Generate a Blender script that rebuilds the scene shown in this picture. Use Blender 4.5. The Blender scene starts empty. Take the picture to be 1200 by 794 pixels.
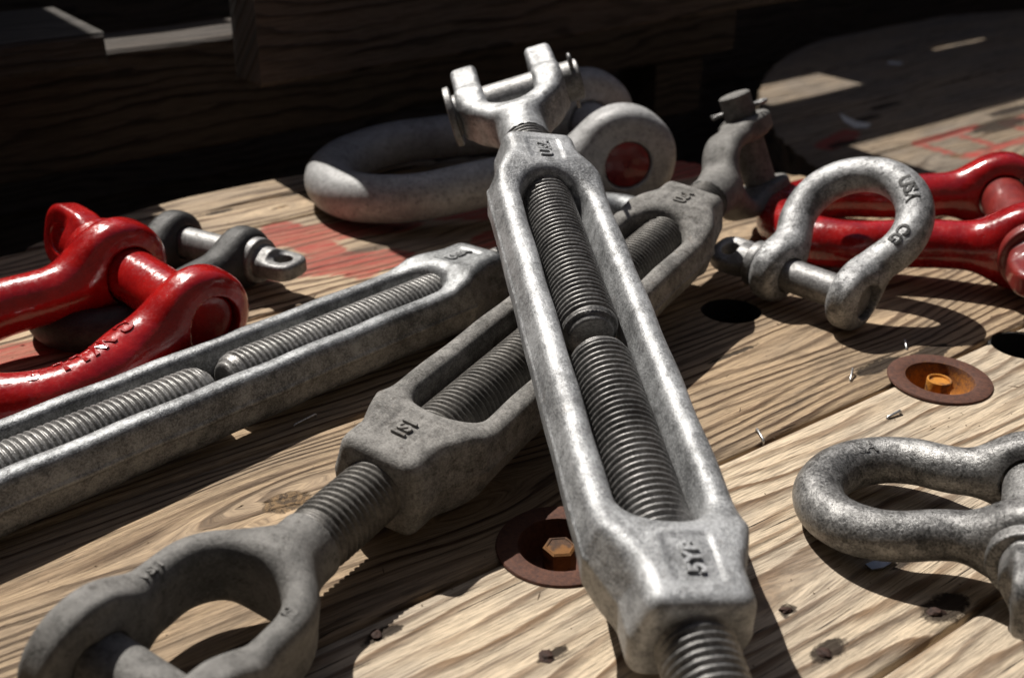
import bpy, bmesh, math, random
import numpy as np
from mathutils import Matrix, Vector

random.seed(7); np.random.seed(7)
S = 0.01                                     # all lengths below are in centimetres
scene = bpy.context.scene
COL = scene.collection

# ------------------------------------------------------------------ camera
cam_d = bpy.data.cameras.new('camera'); cam = bpy.data.objects.new('camera', cam_d); COL.objects.link(cam)
cam_d.sensor_width = 36.0; cam_d.lens = 40.5
cam_d.clip_start = 0.01; cam_d.clip_end = 200
cam.location = (0, 0, 33.0*S)
cam.rotation_euler = (math.radians(90-26.5), 0, 0)
cam_d.dof.use_dof = True; cam_d.dof.focus_distance = 0.60; cam_d.dof.aperture_fstop = 9.0
scene.camera = cam
# ------------------------------------------------------------------ sky and sun
SUN_EL = math.radians(54); SUN_DIR = Vector((0.585, -0.811, 0)).normalized()   # ground direction the light travels
w = bpy.data.worlds.new('World'); scene.world = w; w.use_nodes = True
nt = w.node_tree; bg = nt.nodes['Background']
sky = nt.nodes.new('ShaderNodeTexSky'); sky.sky_type = 'NISHITA'; sky.sun_disc = False
sky.sun_elevation = SUN_EL; sky.air_density = 0.6; sky.dust_density = 1.6; sky.ozone_density = 0.3
toward = -SUN_DIR                               # horizontal direction towards the sun
sky.sun_rotation = math.atan2(toward.x, toward.y)
nt.links.new(sky.outputs[0], bg.inputs[0]); bg.inputs[1].default_value = 0.05
sun_d = bpy.data.lights.new('sun', 'SUN'); sun = bpy.data.objects.new('sun', sun_d); COL.objects.link(sun)
sun_d.energy = 5.0; sun_d.angle = math.radians(0.5); sun_d.color = (1.0, 0.95, 0.88)
ld = Vector((SUN_DIR.x*math.cos(SUN_EL), SUN_DIR.y*math.cos(SUN_EL), -math.sin(SUN_EL)))
sun.rotation_euler = ld.to_track_quat('-Z', 'Y').to_euler()
scene.view_settings.view_transform = 'Standard'; scene.view_settings.look = 'None'
scene.view_settings.exposure = 0.22; scene.view_settings.gamma = 1.0
scene.render.resolution_x = 1024; scene.render.resolution_y = 677

# ------------------------------------------------------------------ object helpers
def tag(o, label=None, cat=None, group=None, kind=None):
    if label: o['label'] = label
    if cat: o['category'] = cat
    if group: o['group'] = group
    if kind: o['kind'] = kind
    return o
def empty(name, mat=None):
    o = bpy.data.objects.new(name, None); COL.objects.link(o)
    o.empty_display_size = 0.02
    if mat is not None: o.matrix_world = mat
    return o
def make_mesh(name, verts, faces, smooth=True, mat=None):
    me = bpy.data.meshes.new(name)
    v = np.asarray(verts, dtype=np.float64)*S
    me.from_pydata(v.tolist(), [], faces.tolist() if hasattr(faces, 'tolist') else faces)
    me.update()
    if smooth: me.polygons.foreach_set('use_smooth', [True]*len(me.polygons))
    if mat: me.materials.append(mat)
    return me
def link(name, me, parent=None, mw=None):
    o = bpy.data.objects.new(name, me); COL.objects.link(o)
    if parent is not None: o.parent = parent
    if mw is not None: o.matrix_local = mw
    return o
def frame(o, x, y=None, z=None):
    """matrix with local X along x, local Y as close to y as it can (or Z to z); o in cm"""
    X = Vector(x).normalized()
    if y is not None:
        Y = Vector(y); Y = (Y - X*Y.dot(X)).normalized(); Z = X.cross(Y)
    else:
        Z = Vector(z); Z = (Z - X*Z.dot(X)).normalized(); Y = Z.cross(X)
    m = Matrix((X, Y, Z)).transposed().to_4x4(); m.translation = Vector(o)*S
    return m
def rotx(d): return Matrix.Rotation(math.radians(d), 4, 'X')
def tr(x, y=0, z=0): return Matrix.Translation(Vector((x, y, z))*S)

# ------------------------------------------------------------------ distance fields
def smin(a, b, k):
    h = np.maximum(k-np.abs(a-b), 0)/k
    return np.minimum(a, b)-h*h*k*0.25
def smax(a, b, k): return -smin(-a, -b, k)
def length(*a): return np.sqrt(sum(x*x for x in a))
def sstep(a, b, x):
    t = np.clip((x-a)/(b-a), 0, 1); return t*t*(3-2*t)
def cyl(r2, h2, r, h, rd=0.0):
    dx = r2-r+rd; dy = np.abs(h2)-h+rd
    return np.minimum(np.maximum(dx, dy), 0)+length(np.maximum(dx, 0), np.maximum(dy, 0))-rd
def box(x, y, z, a, b, c, rd=0.0):
    qx = np.abs(x)-a+rd; qy = np.abs(y)-b+rd; qz = np.abs(z)-c+rd
    return np.minimum(np.maximum(np.maximum(qx, qy), qz), 0)+length(np.maximum(qx, 0), np.maximum(qy, 0), np.maximum(qz, 0))-rd
def chain(P, pts, rad):
    """distance to a chain of tapered capsules"""
    d = np.full(len(P), 1e9)
    for i in range(len(pts)-1):
        a, b = pts[i], pts[i+1]; ab = b-a
        t = np.clip(((P-a)@ab)/(ab@ab), 0, 1)
        q = P-a-t[:, None]*ab
        d = np.minimum(d, np.sqrt((q*q).sum(1))-(rad[i]+(rad[i+1]-rad[i])*t))
    return d
def lumps(P, amp, f, ph):
    x, y, z = P.T
    return amp*(np.sin(f*x+1.3*np.sin(.7*f*y+ph)+ph)*np.sin(f*1.1*y+1.1*np.sin(.8*f*z)+2*ph)+np.sin(1.7*f*z+.9*np.sin(f*x)+ph)*.6)

def sdf_mesh(name, fn, lo, hi, h, mat):
    lo = np.array(lo, float); hi = np.array(hi, float)
    n = np.ceil((hi-lo)/h/4).astype(int)*4+1
    nc = (n-1)//4+1
    gc = np.stack(np.meshgrid(*[lo[i]+np.arange(nc[i])*4*h for i in range(3)], indexing='ij'), -1).reshape(-1, 3)
    dc = fn(gc).reshape(nc)
    near = [np.rint(np.arange(n[i])/4).astype(int) for i in range(3)]
    D = dc[np.ix_(*near)].copy()
    idx = np.argwhere(np.abs(D) < 4*h*2.2)
    D[tuple(idx.T)] = fn(lo+idx*h)
    s = D < 0
    edges_c = []; edges_p = []; quads = []
    cd = n-1
    def cid(c): return (c[:, 0]*cd[1]+c[:, 1])*cd[2]+c[:, 2]
    for ax in range(3):
        sl0 = [slice(None)]*3; sl1 = [slice(None)]*3
        sl0[ax] = slice(0, -1); sl1[ax] = slice(1, None)
        a = D[tuple(sl0)]; b = D[tuple(sl1)]
        e = np.argwhere((a < 0) != (b < 0))
        ok = np.ones(len(e), bool); o1, o2 = (ax+1) % 3, (ax+2) % 3
        for o in (o1, o2): ok &= (e[:, o] > 0) & (e[:, o] < cd[o])
        e = e[ok]; av = a[tuple(e.T)]; bv = b[tuple(e.T)]
        t = av/(av-bv); p = e.astype(float); p[:, ax] += t
        ids = []
        for (d1, d2) in ((0, 0), (-1, 0), (-1, -1), (0, -1)):
            c = e.copy(); c[:, o1] += d1; c[:, o2] += d2
            i_ = cid(c); ids.append(i_); edges_c.append(i_); edges_p.append(p)
        q = np.stack(ids, 1); flip = av > 0
        q[flip] = q[flip][:, ::-1]; quads.append(q)
    ec = np.concatenate(edges_c); ep = np.concatenate(edges_p); Q = np.concatenate(quads)
    u, inv = np.unique(ec, return_inverse=True)
    V = np.zeros((len(u), 3)); cnt = np.bincount(inv)
    for k in range(3): V[:, k] = np.bincount(inv, ep[:, k])/cnt
    V = lo+V*h
    lut = np.searchsorted(u, Q)
    for _ in range(2):
        d = fn(V); g = np.zeros_like(V); ee = h*.3
        for k in range(3):
            dv = np.zeros(3); dv[k] = ee
            g[:, k] = (fn(V+dv)-fn(V-dv))/(2*ee)
        gg = (g*g).sum(1)+1e-6
        st = g*(d/gg)[:, None]; ln = np.sqrt((st*st).sum(1))+1e-9
        V -= st*np.minimum(1, .5*h/ln)[:, None]
    return make_mesh(name, V, lut, True, mat)

# ------------------------------------------------------------------ swept and turned meshes
def revolve(name, prof, n, mat, smooth=True):
    """profile of (x, r) turned about the local X axis"""
    V = []; F = []
    t = np.linspace(0, 2*np.pi, n, endpoint=False)
    for (x, r) in prof:
        for a in t: V.append((x, r*math.cos(a), r*math.sin(a)))
    m = len(prof)
    for i in range(m-1):
        for j in range(n):
            F.append((i*n+j, i*n+(j+1) % n, (i+1)*n+(j+1) % n, (i+1)*n+j))
    F.append(tuple(range(n))[::1]); F.append(tuple((m-1)*n+j for j in range(n))[::-1])
    F = [tuple(reversed(f)) for f in F]
    me = make_mesh(name, V, F, smooth, mat)
    return me
def tube(name, pts, r, n, mat, flat=1.0):
    pts = [Vector(p) for p in pts]; V = []; F = []
    up = Vector((0.12, 0.21, 0.97))
    for i, p in enumerate(pts):
        t = (pts[min(i+1, len(pts)-1)]-pts[max(i-1, 0)]).normalized()
        a = up.cross(t).normalized(); b = t.cross(a); up = b
        rr = r[i] if hasattr(r, '__len__') else r
        for j in range(n):
            an = 2*math.pi*j/n; V.append(tuple(p+a*rr*math.cos(an)+b*rr*flat*math.sin(an)))
    for i in range(len(pts)-1):
        for j in range(n): F.append((i*n+j, i*n+(j+1) % n, (i+1)*n+(j+1) % n, (i+1)*n+j))
    F.append(tuple(range(n))[::-1]); F.append(tuple((len(pts)-1)*n+j for j in range(n)))
    return make_mesh(name, V, F, True, mat)
def thread_rod(name, L, r, pitch, depth, mat, tip=1.0, smooth_from=None, neck=None, nseg=44):
    """rod along +X from 0 (inner tip, domed) to L; threaded up to smooth_from"""
    sf = L if smooth_from is None else smooth_from
    per = 7
    xs = [0.0, 0.0, 0.04, .14, .40, .44]; rs = [0, .60*r, .70*r, .75*r, .78*r, .90*r]
    x = .42
    xs += list(np.arange(.45, sf, pitch/per)); rs += [None]*(len(xs)-len(rs))
    if sf < L:
        xs += [sf+.05, sf+.3, L]; rs += [r*.93, r*.93 if neck is None else neck, r*.93 if neck is None else neck]
    V = []; F = []; n = nseg
    th = np.arange(n)*2*np.pi/n
    prof = np.array([0, .35, .78, 1.0, 1.0, .72, .3, 0])
    for x, rr in zip(xs, rs):
        if rr is not None: R = np.full(n, rr)
        else:
            ph = (x/pitch-th/(2*np.pi)) % 1.0
            h = np.interp(ph, np.linspace(0, 1, 8), prof)
            fade = min(1, max(0, (sf-x)/(pitch*1.5))) if sf < L else 1
            R = r-depth*(1-h)*fade-(1-fade)*depth*.4
            if x < .9: R = np.minimum(R, r*(.9+.1*(x-.45)/.45)+0*R)
        V.append(np.stack([np.full(n, x), R*np.cos(th), R*np.sin(th)], 1))
    V = np.concatenate(V); m = len(xs)
    for i in range(m-1):
        b = i*n
        for j in range(n):
            j2 = (j+1) % n; F.append((b+j, b+n+j, b+n+j2, b+j2))
    return make_mesh(name, V, F, True, mat)
def text_points(txt, size, extr):
    cu = bpy.data.curves.new('txt', 'FONT'); cu.body = txt; cu.size = size; cu.extrude = extr; cu.bevel_depth = size*.012
    cu.align_x = 'CENTER'; cu.align_y = 'CENTER'; cu.resolution_u = 4; cu.offset = size*.028
    o = bpy.data.objects.new('txt', cu); COL.objects.link(o)
    bpy.context.view_layer.update()
    me = bpy.data.meshes.new_from_object(o.evaluated_get(bpy.context.evaluated_depsgraph_get()))
    V = np.array([v.co[:] for v in me.vertices]); F = [tuple(p.vertices) for p in me.polygons]
    bpy.data.objects.remove(o); bpy.data.curves.remove(cu); bpy.data.meshes.remove(me)
    return V, F
def flat_text(txt, size, h, mat, parent, mw, name='lettering'):
    V, F = text_points(txt, size, h)
    return link(name, make_mesh(name, V, F, False, mat), parent, mw)
def wrap_text(txt, size, h, path, s0, phi, rad, mat, parent, flip=1, squash=1.0):
    """raised lettering running along a tube: path (N,3) in the local XY plane, centred at arclength s0, at angle phi from +Z towards outside"""
    V, F = text_points(txt, size, h)
    seg = np.sqrt(((path[1:]-path[:-1])**2).sum(1)); cs = np.concatenate([[0], np.cumsum(seg)])
    out = []
    for (x, y, z) in V:
        s = s0+flip*x
        p = np.array([np.interp(s, cs, path[:, k]) for k in range(3)])
        p2 = np.array([np.interp(s+.05, cs, path[:, k]) for k in range(3)])
        t = (p2-p)/np.linalg.norm(p2-p)
        up = np.array([0, 0, 1.0]); side = np.cross(up, t)
        a = phi+flip*y*squash/rad
        out.append(p+(rad+z)*(up*math.cos(a)+side*math.sin(a)))
    return link('lettering', make_mesh('lettering', np.array(out), F, False, mat), parent)

# ------------------------------------------------------------------ node helpers
class NT:
    def __init__(self, name):
        self.m = bpy.data.materials.new(name); self.m.use_nodes = True
        self.t = self.m.node_tree; self.b = self.t.nodes['Principled BSDF']
    def n(self, ty, **kw):
        x = self.t.nodes.new(ty)
        for k, v in kw.items(): setattr(x, k, v)
        return x
    def l(self, a, b): self.t.links.new(a, b)
    def put(self, inp, v):
        if isinstance(v, (int, float)): inp.default_value = v
        elif isinstance(v, tuple): inp.default_value = v if len(v) == len(inp.default_value) else tuple(v)+(1.0,)
        else: self.l(v, inp)
    def math(self, op, a, b=0.0, c=None, clamp=False):
        x = self.n('ShaderNodeMath', operation=op, use_clamp=clamp)
        self.put(x.inputs[0], a); self.put(x.inputs[1], b)
        if c is not None: self.put(x.inputs[2], c)
        return x.outputs[0]
    def noise(self, vec, scale, detail=4, rough=.55, w=None, dist=0.0):
        x = self.n('ShaderNodeTexNoise', noise_dimensions='4D' if w is not None else '3D')
        self.l(vec, x.inputs['Vector']); x.inputs['Scale'].default_value = scale
        x.inputs['Detail'].default_value = detail; x.inputs['Roughness'].default_value = rough
        x.inputs['Distortion'].default_value = dist
        if w is not None: self.put(x.inputs['W'], w)
        return x.outputs['Fac']
    def ramp(self, f, lo, hi, a=0.0, b=1.0, smooth=True):
        x = self.n('ShaderNodeMapRange', interpolation_type='SMOOTHSTEP' if smooth else 'LINEAR')
        self.put(x.inputs[0], f); x.inputs[1].default_value = lo; x.inputs[2].default_value = hi
        x.inputs[3].default_value = a; x.inputs[4].default_value = b
        return x.outputs[0]
    def mix(self, f, a, b, mode='MIX'):
        x = self.n('ShaderNodeMix', data_type='RGBA', blend_type=mode)
        self.put(x.inputs[0], f); self.put(x.inputs[6], a); self.put(x.inputs[7], b)
        return x.outputs[2]
    def bump(self, h, strength, dist, prev=None):
        x = self.n('ShaderNodeBump'); self.put(x.inputs['Height'], h)
        x.inputs['Strength'].default_value = strength; x.inputs['Distance'].default_value = dist*S
        if prev is not None: self.l(prev, x.inputs['Normal'])
        return x.outputs[0]
    def coords(self):
        tc = self.n('ShaderNodeTexCoord'); mp = self.n('ShaderNodeMapping')
        mp.inputs['Scale'].default_value = (100, 100, 100); self.l(tc.outputs['Object'], mp.inputs['Vector'])
        oi = self.n('ShaderNodeObjectInfo')
        return mp.outputs[0], self.math('MULTIPLY', oi.outputs['Random'], 37.0)

def galv(name, lo=.15, hi=.5, tint=(1, 1, 1), dark=.5, rough=.45, metal=.5, dirt=(.03, .027, .024), dirt_amt=.35, grit=1.0, spec=.5, rust=0.0):
    k = NT(name); P, w_ = k.coords()
    big = k.noise(P, .35, 4, .6, w_); mid = k.noise(P, 1.6, 5, .65, w_); fine = k.noise(P, 9, 5, .7, w_); grain = k.noise(P, 38, 3, .7, w_)
    f = k.math('ADD', k.math('MULTIPLY', big, .32), k.math('ADD', k.math('MULTIPLY', mid, .30), k.math('MULTIPLY', fine, .46)))
    f = k.ramp(f, .43, .66)
    c = k.mix(f, tuple(lo*t for t in tint), tuple(hi*t for t in tint))
    # spangle patches and pitted dirt
    d = k.math('MULTIPLY', k.ramp(k.noise(P, 2.6, 8, .78, w_), .50, .66), dirt_amt)
    c = k.mix(d, c, dirt)
    pit = k.ramp(k.noise(P, 5.5, 6, .75, k.math('ADD', w_, 9.0)), .63, .70)
    c = k.mix(k.math('MULTIPLY', pit, dark), c, dirt)
    if rust:
        rr = k.ramp(k.noise(P, .9, 6, .7, k.math('ADD', w_, 4.0)), .60, .72)
        c = k.mix(k.math('MULTIPLY', rr, rust), c, (.20, .12, .065))
    k.l(c, k.b.inputs['Base Color'])
    k.put(k.b.inputs['Metallic'], k.math('MULTIPLY', k.math('SUBTRACT', 1.0, k.math('MULTIPLY', d, 1.0)), metal))
    k.put(k.b.inputs['Roughness'], k.math('ADD', k.ramp(fine, .3, .7, rough-.1, rough+.14), k.math('MULTIPLY', d, .3)))
    k.b.inputs['Specular IOR Level'].default_value = spec
    b1 = k.bump(mid, .35*grit, .10); b2 = k.bump(fine, .55*grit, .05, b1); b3 = k.bump(grain, .35*grit, .02, b2)
    b4 = k.bump(k.math('SUBTRACT', 1.0, pit), .5*grit, .03, b3)
    k.l(b4, k.b.inputs['Normal'])
    return k.m
def red_paint(name, base=(.46, .011, .010), dull=(.25, .005, .007), rough=.18):
    k = NT(name); P, w_ = k.coords()
    big = k.noise(P, .6, 4, .6, w_); fine = k.noise(P, 4, 4, .6, w_); spk = k.noise(P, 14, 5, .7, w_)
    c = k.mix(k.ramp(big, .35, .7), dull, base)
    chip = k.ramp(k.math('ADD', spk, k.math('MULTIPLY', k.math('SUBTRACT', big, .5), .35)), .655, .69)
    c = k.mix(k.math('MULTIPLY', chip, .8), c, (.03, .02, .02))
    k.l(c, k.b.inputs['Base Color']); k.put(k.b.inputs['Roughness'], k.ramp(fine, .3, .7, rough-.06, rough+.12))
    k.b.inputs['Coat Weight'].default_value = .6; k.b.inputs['Coat Roughness'].default_value = .08
    b1 = k.bump(k.noise(P, 1.3, 3, .5, w_), .5, .08); b2 = k.bump(fine, .25, .04, b1); b3 = k.bump(k.math('SUBTRACT', 1.0, chip), .4, .02, b2)
    k.l(b3, k.b.inputs['Normal']); k.l(b1, k.b.inputs['Coat Normal'])
    return k.m
def rusty(name, a=(.05, .019, .013), b=(.13, .05, .028), yellow=0.0):
    k = NT(name); P, w_ = k.coords()
    f = k.noise(P, 4, 7, .75, w_); g = k.noise(P, 22, 4, .7, w_); big = k.noise(P, .9, 3, .6, w_)
    c = k.mix(k.ramp(f, .3, .7), a, b); c = k.mix(k.ramp(g, .62, .72), c, (.23, .12, .075))
    c = k.mix(k.ramp(k.noise(P, 6, 6, .75, k.math('ADD', w_, 3.0)), .6, .7), c, (.03, .014, .01))
    if yellow < 0:
        sx = k.n('ShaderNodeSeparateXYZ'); k.l(P, sx.inputs[0])
        rr = k.math('SQRT', k.math('ADD', k.math('MULTIPLY', sx.outputs[0], sx.outputs[0]), k.math('MULTIPLY', sx.outputs[1], sx.outputs[1])))
        ym = k.math('MULTIPLY', k.ramp(k.math('ADD', rr, k.math('MULTIPLY', f, .9)), 2.15, 2.5, 1.0, 0.0), k.ramp(big, .30, .50))
        c = k.mix(k.math('MULTIPLY', ym, -yellow), c, k.mix(k.ramp(g, .4, .65), (.55, .22, .02), (.30, .10, .02)))
    elif yellow: c = k.mix(k.math('MULTIPLY', k.ramp(big, .38, .55), yellow), c, (.62, .25, .02))
    k.l(c, k.b.inputs['Base Color']); k.b.inputs['Roughness'].default_value = .75
    k.b.inputs['Metallic'].default_value = .15
    k.l(k.bump(g, .8, .03, k.bump(f, .6, .08)), k.b.inputs['Normal'])
    return k.m

def wood(name, attr=True, light=(.74, .60, .43), late=(.105, .052, .024), grey=(.31, .28, .245), grey_amt=.5, gain=1.0, freq=1.05, paint=False, dark_stain=.5):
    """weathered softwood: growth-ring bands along the board, fibre, checks and stains"""
    k = NT(name)
    if attr:
        a = k.n('ShaderNodeAttribute', attribute_name='grain'); sp = k.n('ShaderNodeSeparateXYZ'); k.l(a.outputs['Vector'], sp.inputs[0])
        gu, gv, gw = sp.outputs
    else:
        tc = k.n('ShaderNodeTexCoord'); mp = k.n('ShaderNodeMapping'); mp.inputs['Scale'].default_value = (100, 100, 100)
        k.l(tc.outputs['Object'], mp.inputs['Vector']); sp = k.n('ShaderNodeSeparateXYZ'); k.l(mp.outputs[0], sp.inputs[0])
        oi = k.n('ShaderNodeObjectInfo')
        gu = sp.outputs[0]; gv = k.math('ADD', sp.outputs[1], k.math('MULTIPLY', sp.outputs[2], 1.0)); gw = k.math('MULTIPLY', oi.outputs['Random'], 50.0)
    def vec(su, sv, off=0.0):
        c = k.n('ShaderNodeCombineXYZ'); k.put(c.inputs[0], k.math('MULTIPLY', gu, su)); k.put(c.inputs[1], k.math('MULTIPLY', gv, sv)); k.put(c.inputs[2], k.math('ADD', k.math('MULTIPLY', gw, 3.7), off))
        return c.outputs[0]
    warp = k.noise(vec(.035, .16), 1.0, 3, .5); warp2 = k.noise(vec(.12, .8, 5.0), 1.0, 4, .6)
    ph = k.math('ADD', k.math('MULTIPLY', gv, freq), k.math('ADD', k.math('MULTIPLY', warp, 5.5), k.math('MULTIPLY', warp2, .85)))
    fr = k.math('FRACT', ph)
    # slow rise into latewood then sharp drop
    band = k.math('MULTIPLY', k.ramp(fr, .42, .82), k.ramp(fr, .88, .98, 1.0, 0.0))
    amt = k.ramp(k.noise(vec(.05, .5, 11.0), 1.0, 3, .6), .30, .60, .22, 1.0)
    band = k.math('MULTIPLY', band, amt)
    fib = k.noise(vec(.35, 9.0, 2.0), 1.0, 5, .65); fib2 = k.noise(vec(.9, 26.0, 7.0), 1.0, 3, .6)
    lt = late
    if attr:
        fr_ = k.math('MULTIPLY', k.ramp(gw, 1.5, 1.7), k.ramp(gw, 3.4, 3.6, 1.0, 0.0))      # the front boards are paler
        lt = k.mix(fr_, late, (.21, .115, .052))
    c = k.mix(k.math('MULTIPLY', band, .95), light, lt)
    gm = k.math('MULTIPLY', k.ramp(k.noise(vec(.06, .22, 17.0), 1.0, 4, .6), .36, .66), grey_amt)
    gcol = k.mix(k.math('MULTIPLY', band, .75), grey, tuple(x*.42 for x in grey))
    c = k.mix(gm, c, gcol)
    c = k.mix(k.ramp(fib, .30, .58, .55, 0.0), c, tuple(x*.40 for x in late), 'MIX')
    c = k.mix(k.ramp(fib2, .32, .60, .38, 0.0), c, tuple(x*.35 for x in grey))
    if attr:
        br = k.math('MULTIPLY', k.ramp(gw, 3.4, 3.6), k.ramp(gw, 5.4, 5.6, 1.0, 0.0))
        c = k.mix(br, c, (.74, .665, .585), 'MULTIPLY')
        c = k.mix(k.ramp(gw, 5.4, 5.6), c, (.82, .76, .70), 'MULTIPLY')
    # dark checks that follow the grain
    chk = k.math('MULTIPLY', k.ramp(k.noise(vec(.10, 5.0, 23.0), 1.0, 2, .5), .66, .69), k.ramp(k.noise(vec(.12, .4, 29.0), 1.0, 2, .5), .46, .56))
    c = k.mix(k.math('MULTIPLY', chk, .9), c, (.018, .013, .010))
    st = k.math('MULTIPLY', k.ramp(k.noise(vec(.12, .45, 31.0), 1.0, 7, .75), .54, .72), dark_stain)
    c = k.mix(st, c, (.055, .045, .038))
    if attr:
        a2 = k.n('ShaderNodeAttribute', attribute_name='marks'); s2 = k.n('ShaderNodeSeparateXYZ'); k.l(a2.outputs['Vector'], s2.inputs[0])
        rag = k.noise(vec(.5, 3.0, 41.0), 1.0, 6, .7)
        if paint:
            pm = k.ramp(k.math('ADD', s2.outputs[0], k.math('MULTIPLY', k.math('SUBTRACT', rag, .5), 1.5)), .38, .72)
            pm = k.math('MULTIPLY', k.math('MULTIPLY', pm, k.ramp(band, .0, .9, .95, .40)), k.ramp(fib, .34, .60, .35, 1.0))
            c = k.mix(k.math('MULTIPLY', pm, .95), c, (.36, .030, .026))
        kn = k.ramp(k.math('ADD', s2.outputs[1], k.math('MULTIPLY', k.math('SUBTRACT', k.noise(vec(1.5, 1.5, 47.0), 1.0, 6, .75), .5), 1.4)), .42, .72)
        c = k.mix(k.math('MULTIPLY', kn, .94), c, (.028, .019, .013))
        k2 = k.ramp(k.math('ADD', s2.outputs[2], k.math('MULTIPLY', k.math('SUBTRACT', k.noise(vec(2.2, 2.2, 49.0), 1.0, 6, .75), .5), 1.0)), .4, .7)
        c = k.mix(k.math('MULTIPLY', k2, .85), c, k.mix(k.ramp(k.noise(vec(3, 3, 3.), 1.0, 5, .7), .4, .62), (.04, .024, .013), (.25, .16, .08)))
    if gain != 1.0: c = k.mix(1.0, c, (gain, gain, gain), 'MULTIPLY')
    k.l(c, k.b.inputs['Base Color']); k.b.inputs['Roughness'].default_value = .78
    k.b.inputs['Specular IOR Level'].default_value = .25
    h = k.math('ADD', k.math('MULTIPLY', band, .8), k.math('ADD', k.math('MULTIPLY', fib, .55), k.math('MULTIPLY', chk, -1.3)))
    b = k.bump(h, 1.0, .14)
    b = k.bump(fib2, .8, .05, b)
    if attr: b = k.bump(k.math('SUBTRACT', 1.0, k.math('ADD', kn, k.math('MULTIPLY', k2, k.noise(vec(4, 4, 1.), 1.0, 4, .7)))), .8, .15, b)
    k.l(b, k.b.inputs['Normal'])
    return k.m
def plain(name, col, rough=.9, metal=0.0):
    k = NT(name); P, w_ = k.coords()
    c = k.mix(k.noise(P, .25, 6, .7, w_), tuple(x*.6 for x in col), tuple(x*1.3 for x in col))
    k.l(c, k.b.inputs['Base Color']); k.b.inputs['Roughness'].default_value = rough; k.b.inputs['Metallic'].default_value = metal
    k.l(k.bump(k.noise(P, 3, 5, .7, w_), .5, .1), k.b.inputs['Normal'])
    return k.m

M = dict(
    zinc=galv('bright_zinc', .17, .60, (.96, .98, 1.0), .8, .42, .42, dirt_amt=.4, rust=.15, grit=1.2),
    zinc2=galv('grey_zinc', .10, .44, (.95, .98, 1.0), .6, .42, .60, dirt_amt=.45, grit=1.2),
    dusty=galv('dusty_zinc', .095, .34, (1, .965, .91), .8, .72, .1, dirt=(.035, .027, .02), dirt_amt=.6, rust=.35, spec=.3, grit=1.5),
    dust_jaw=galv('dusty_grey_forging', .10, .23, (1, .97, .92), .7, .62, .18, dirt=(.03, .025, .02), dirt_amt=.55, spec=.35, grit=1.2),
    thread=galv('thread_steel', .10, .34, (1, .98, .95), .3, .38, .5, dirt_amt=.5, grit=.6),
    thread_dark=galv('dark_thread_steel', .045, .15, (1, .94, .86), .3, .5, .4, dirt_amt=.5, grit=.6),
    shackle=galv('mottled_shackle', .12, .56, (.98, .99, 1.0), .95, .42, .40, dirt=(.02, .02, .02), dirt_amt=.85, grit=1.4),
    shackle_dark=galv('stained_shackle', .06, .38, (1, .99, .97), .9, .34, .55, dirt=(.012, .011, .01), dirt_amt=.7, grit=1.3),
    black=galv('blackened_steel', .02, .06, (1, .99, .97), .5, .5, .3, grit=1.4),
    pin=galv('pin_steel', .13, .34, (1, .99, .98), .6, .42, .45, dirt_amt=.5, grit=.9),
    bigzinc=galv('big_shackle_zinc', .27, .50, (1, 1, 1), .7, .48, .12, dirt_amt=.55, rust=.12, grit=1.2),
    red=red_paint('red_paint', (.46, .012, .010), (.30, .006, .007), .2),
    red2=red_paint('deep_red_paint', (.40, .010, .010), (.22, .005, .007), .2),
    oxide=red_paint('oxide_red_paint', (.25, .022, .016), (.15, .012, .010), .42),
    redpin=red_paint('dull_red_paint', (.26, .007, .010), (.15, .004, .006), .5),
    rust=rusty('rust'), rusty_bolt=rusty('yellow_rust', (.08, .03, .012), (.20, .08, .025), .8), dark_bolt=rusty('amber_rust', (.035, .017, .010), (.11, .05, .02), .22), rust_yellow=rusty('washer_yellow_rust', yellow=-.95),
    nail=rusty('nail_rust', (.018, .009, .007), (.06, .026, .016)),
    staple=galv('staple_steel', .4, .7, (1, 1, 1), .2, .3, .8, grit=.2),
    deck=wood('reel_wood', True, paint=True),
    deck2=wood('second_reel_wood', True, light=(.44, .37, .28), late=(.11, .07, .042), grey=(.27, .25, .225), grey_amt=.75, paint=True, dark_stain=.8),
    beam=wood('dark_timber', False, light=(.10, .08, .065), late=(.018, .013, .010), grey=(.082, .073, .066), freq=.8),
    slab=wood('grey_timber', False, light=(.085, .075, .066), late=(.02, .017, .014), grey=(.065, .06, .055), freq=.8, dark_stain=.8),
    drum=wood('drum_wood', False, light=(.2, .17, .13), late=(.1, .07, .05)),
    board=wood('brown_timber', False, light=(.15, .12, .098), late=(.028, .020, .015), grey=(.12, .108, .098), freq=.6),
    hole_shade=plain('hole_shade_black', (.012, .011, .010), .8),  # near-black colour standing in for the shade inside the holes
    ground=plain('dark_gravel', (.03, .028, .026)),
)

# ------------------------------------------------------------------ the setting: ground, reels, timbers
U = np.array([.806, .592]); N = np.array([-.592, .806])
def un(u, n): p = U*u+N*n; return (p[0], p[1])
me = make_mesh('ground', [(-3000, -3000, -78), (3000, -3000, -78), (3000, 3000, -78), (-3000, 3000, -78)], [(0, 1, 2, 3)], False, M['ground'])
tag(link('ground', me), kind='structure')

def capsule_mask(u, n, a, b, r, soft):
    a = np.array(a, float); b = np.array(b, float); ab = b-a
    t = np.clip(((u-a[0])*ab[0]+(n-a[1])*ab[1])/max(ab@ab, 1e-6), 0, 1)
    d = np.hypot(u-a[0]-t*ab[0], n-a[1]-t*ab[1])
    return 1-sstep(r-soft, r+soft, d)

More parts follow.
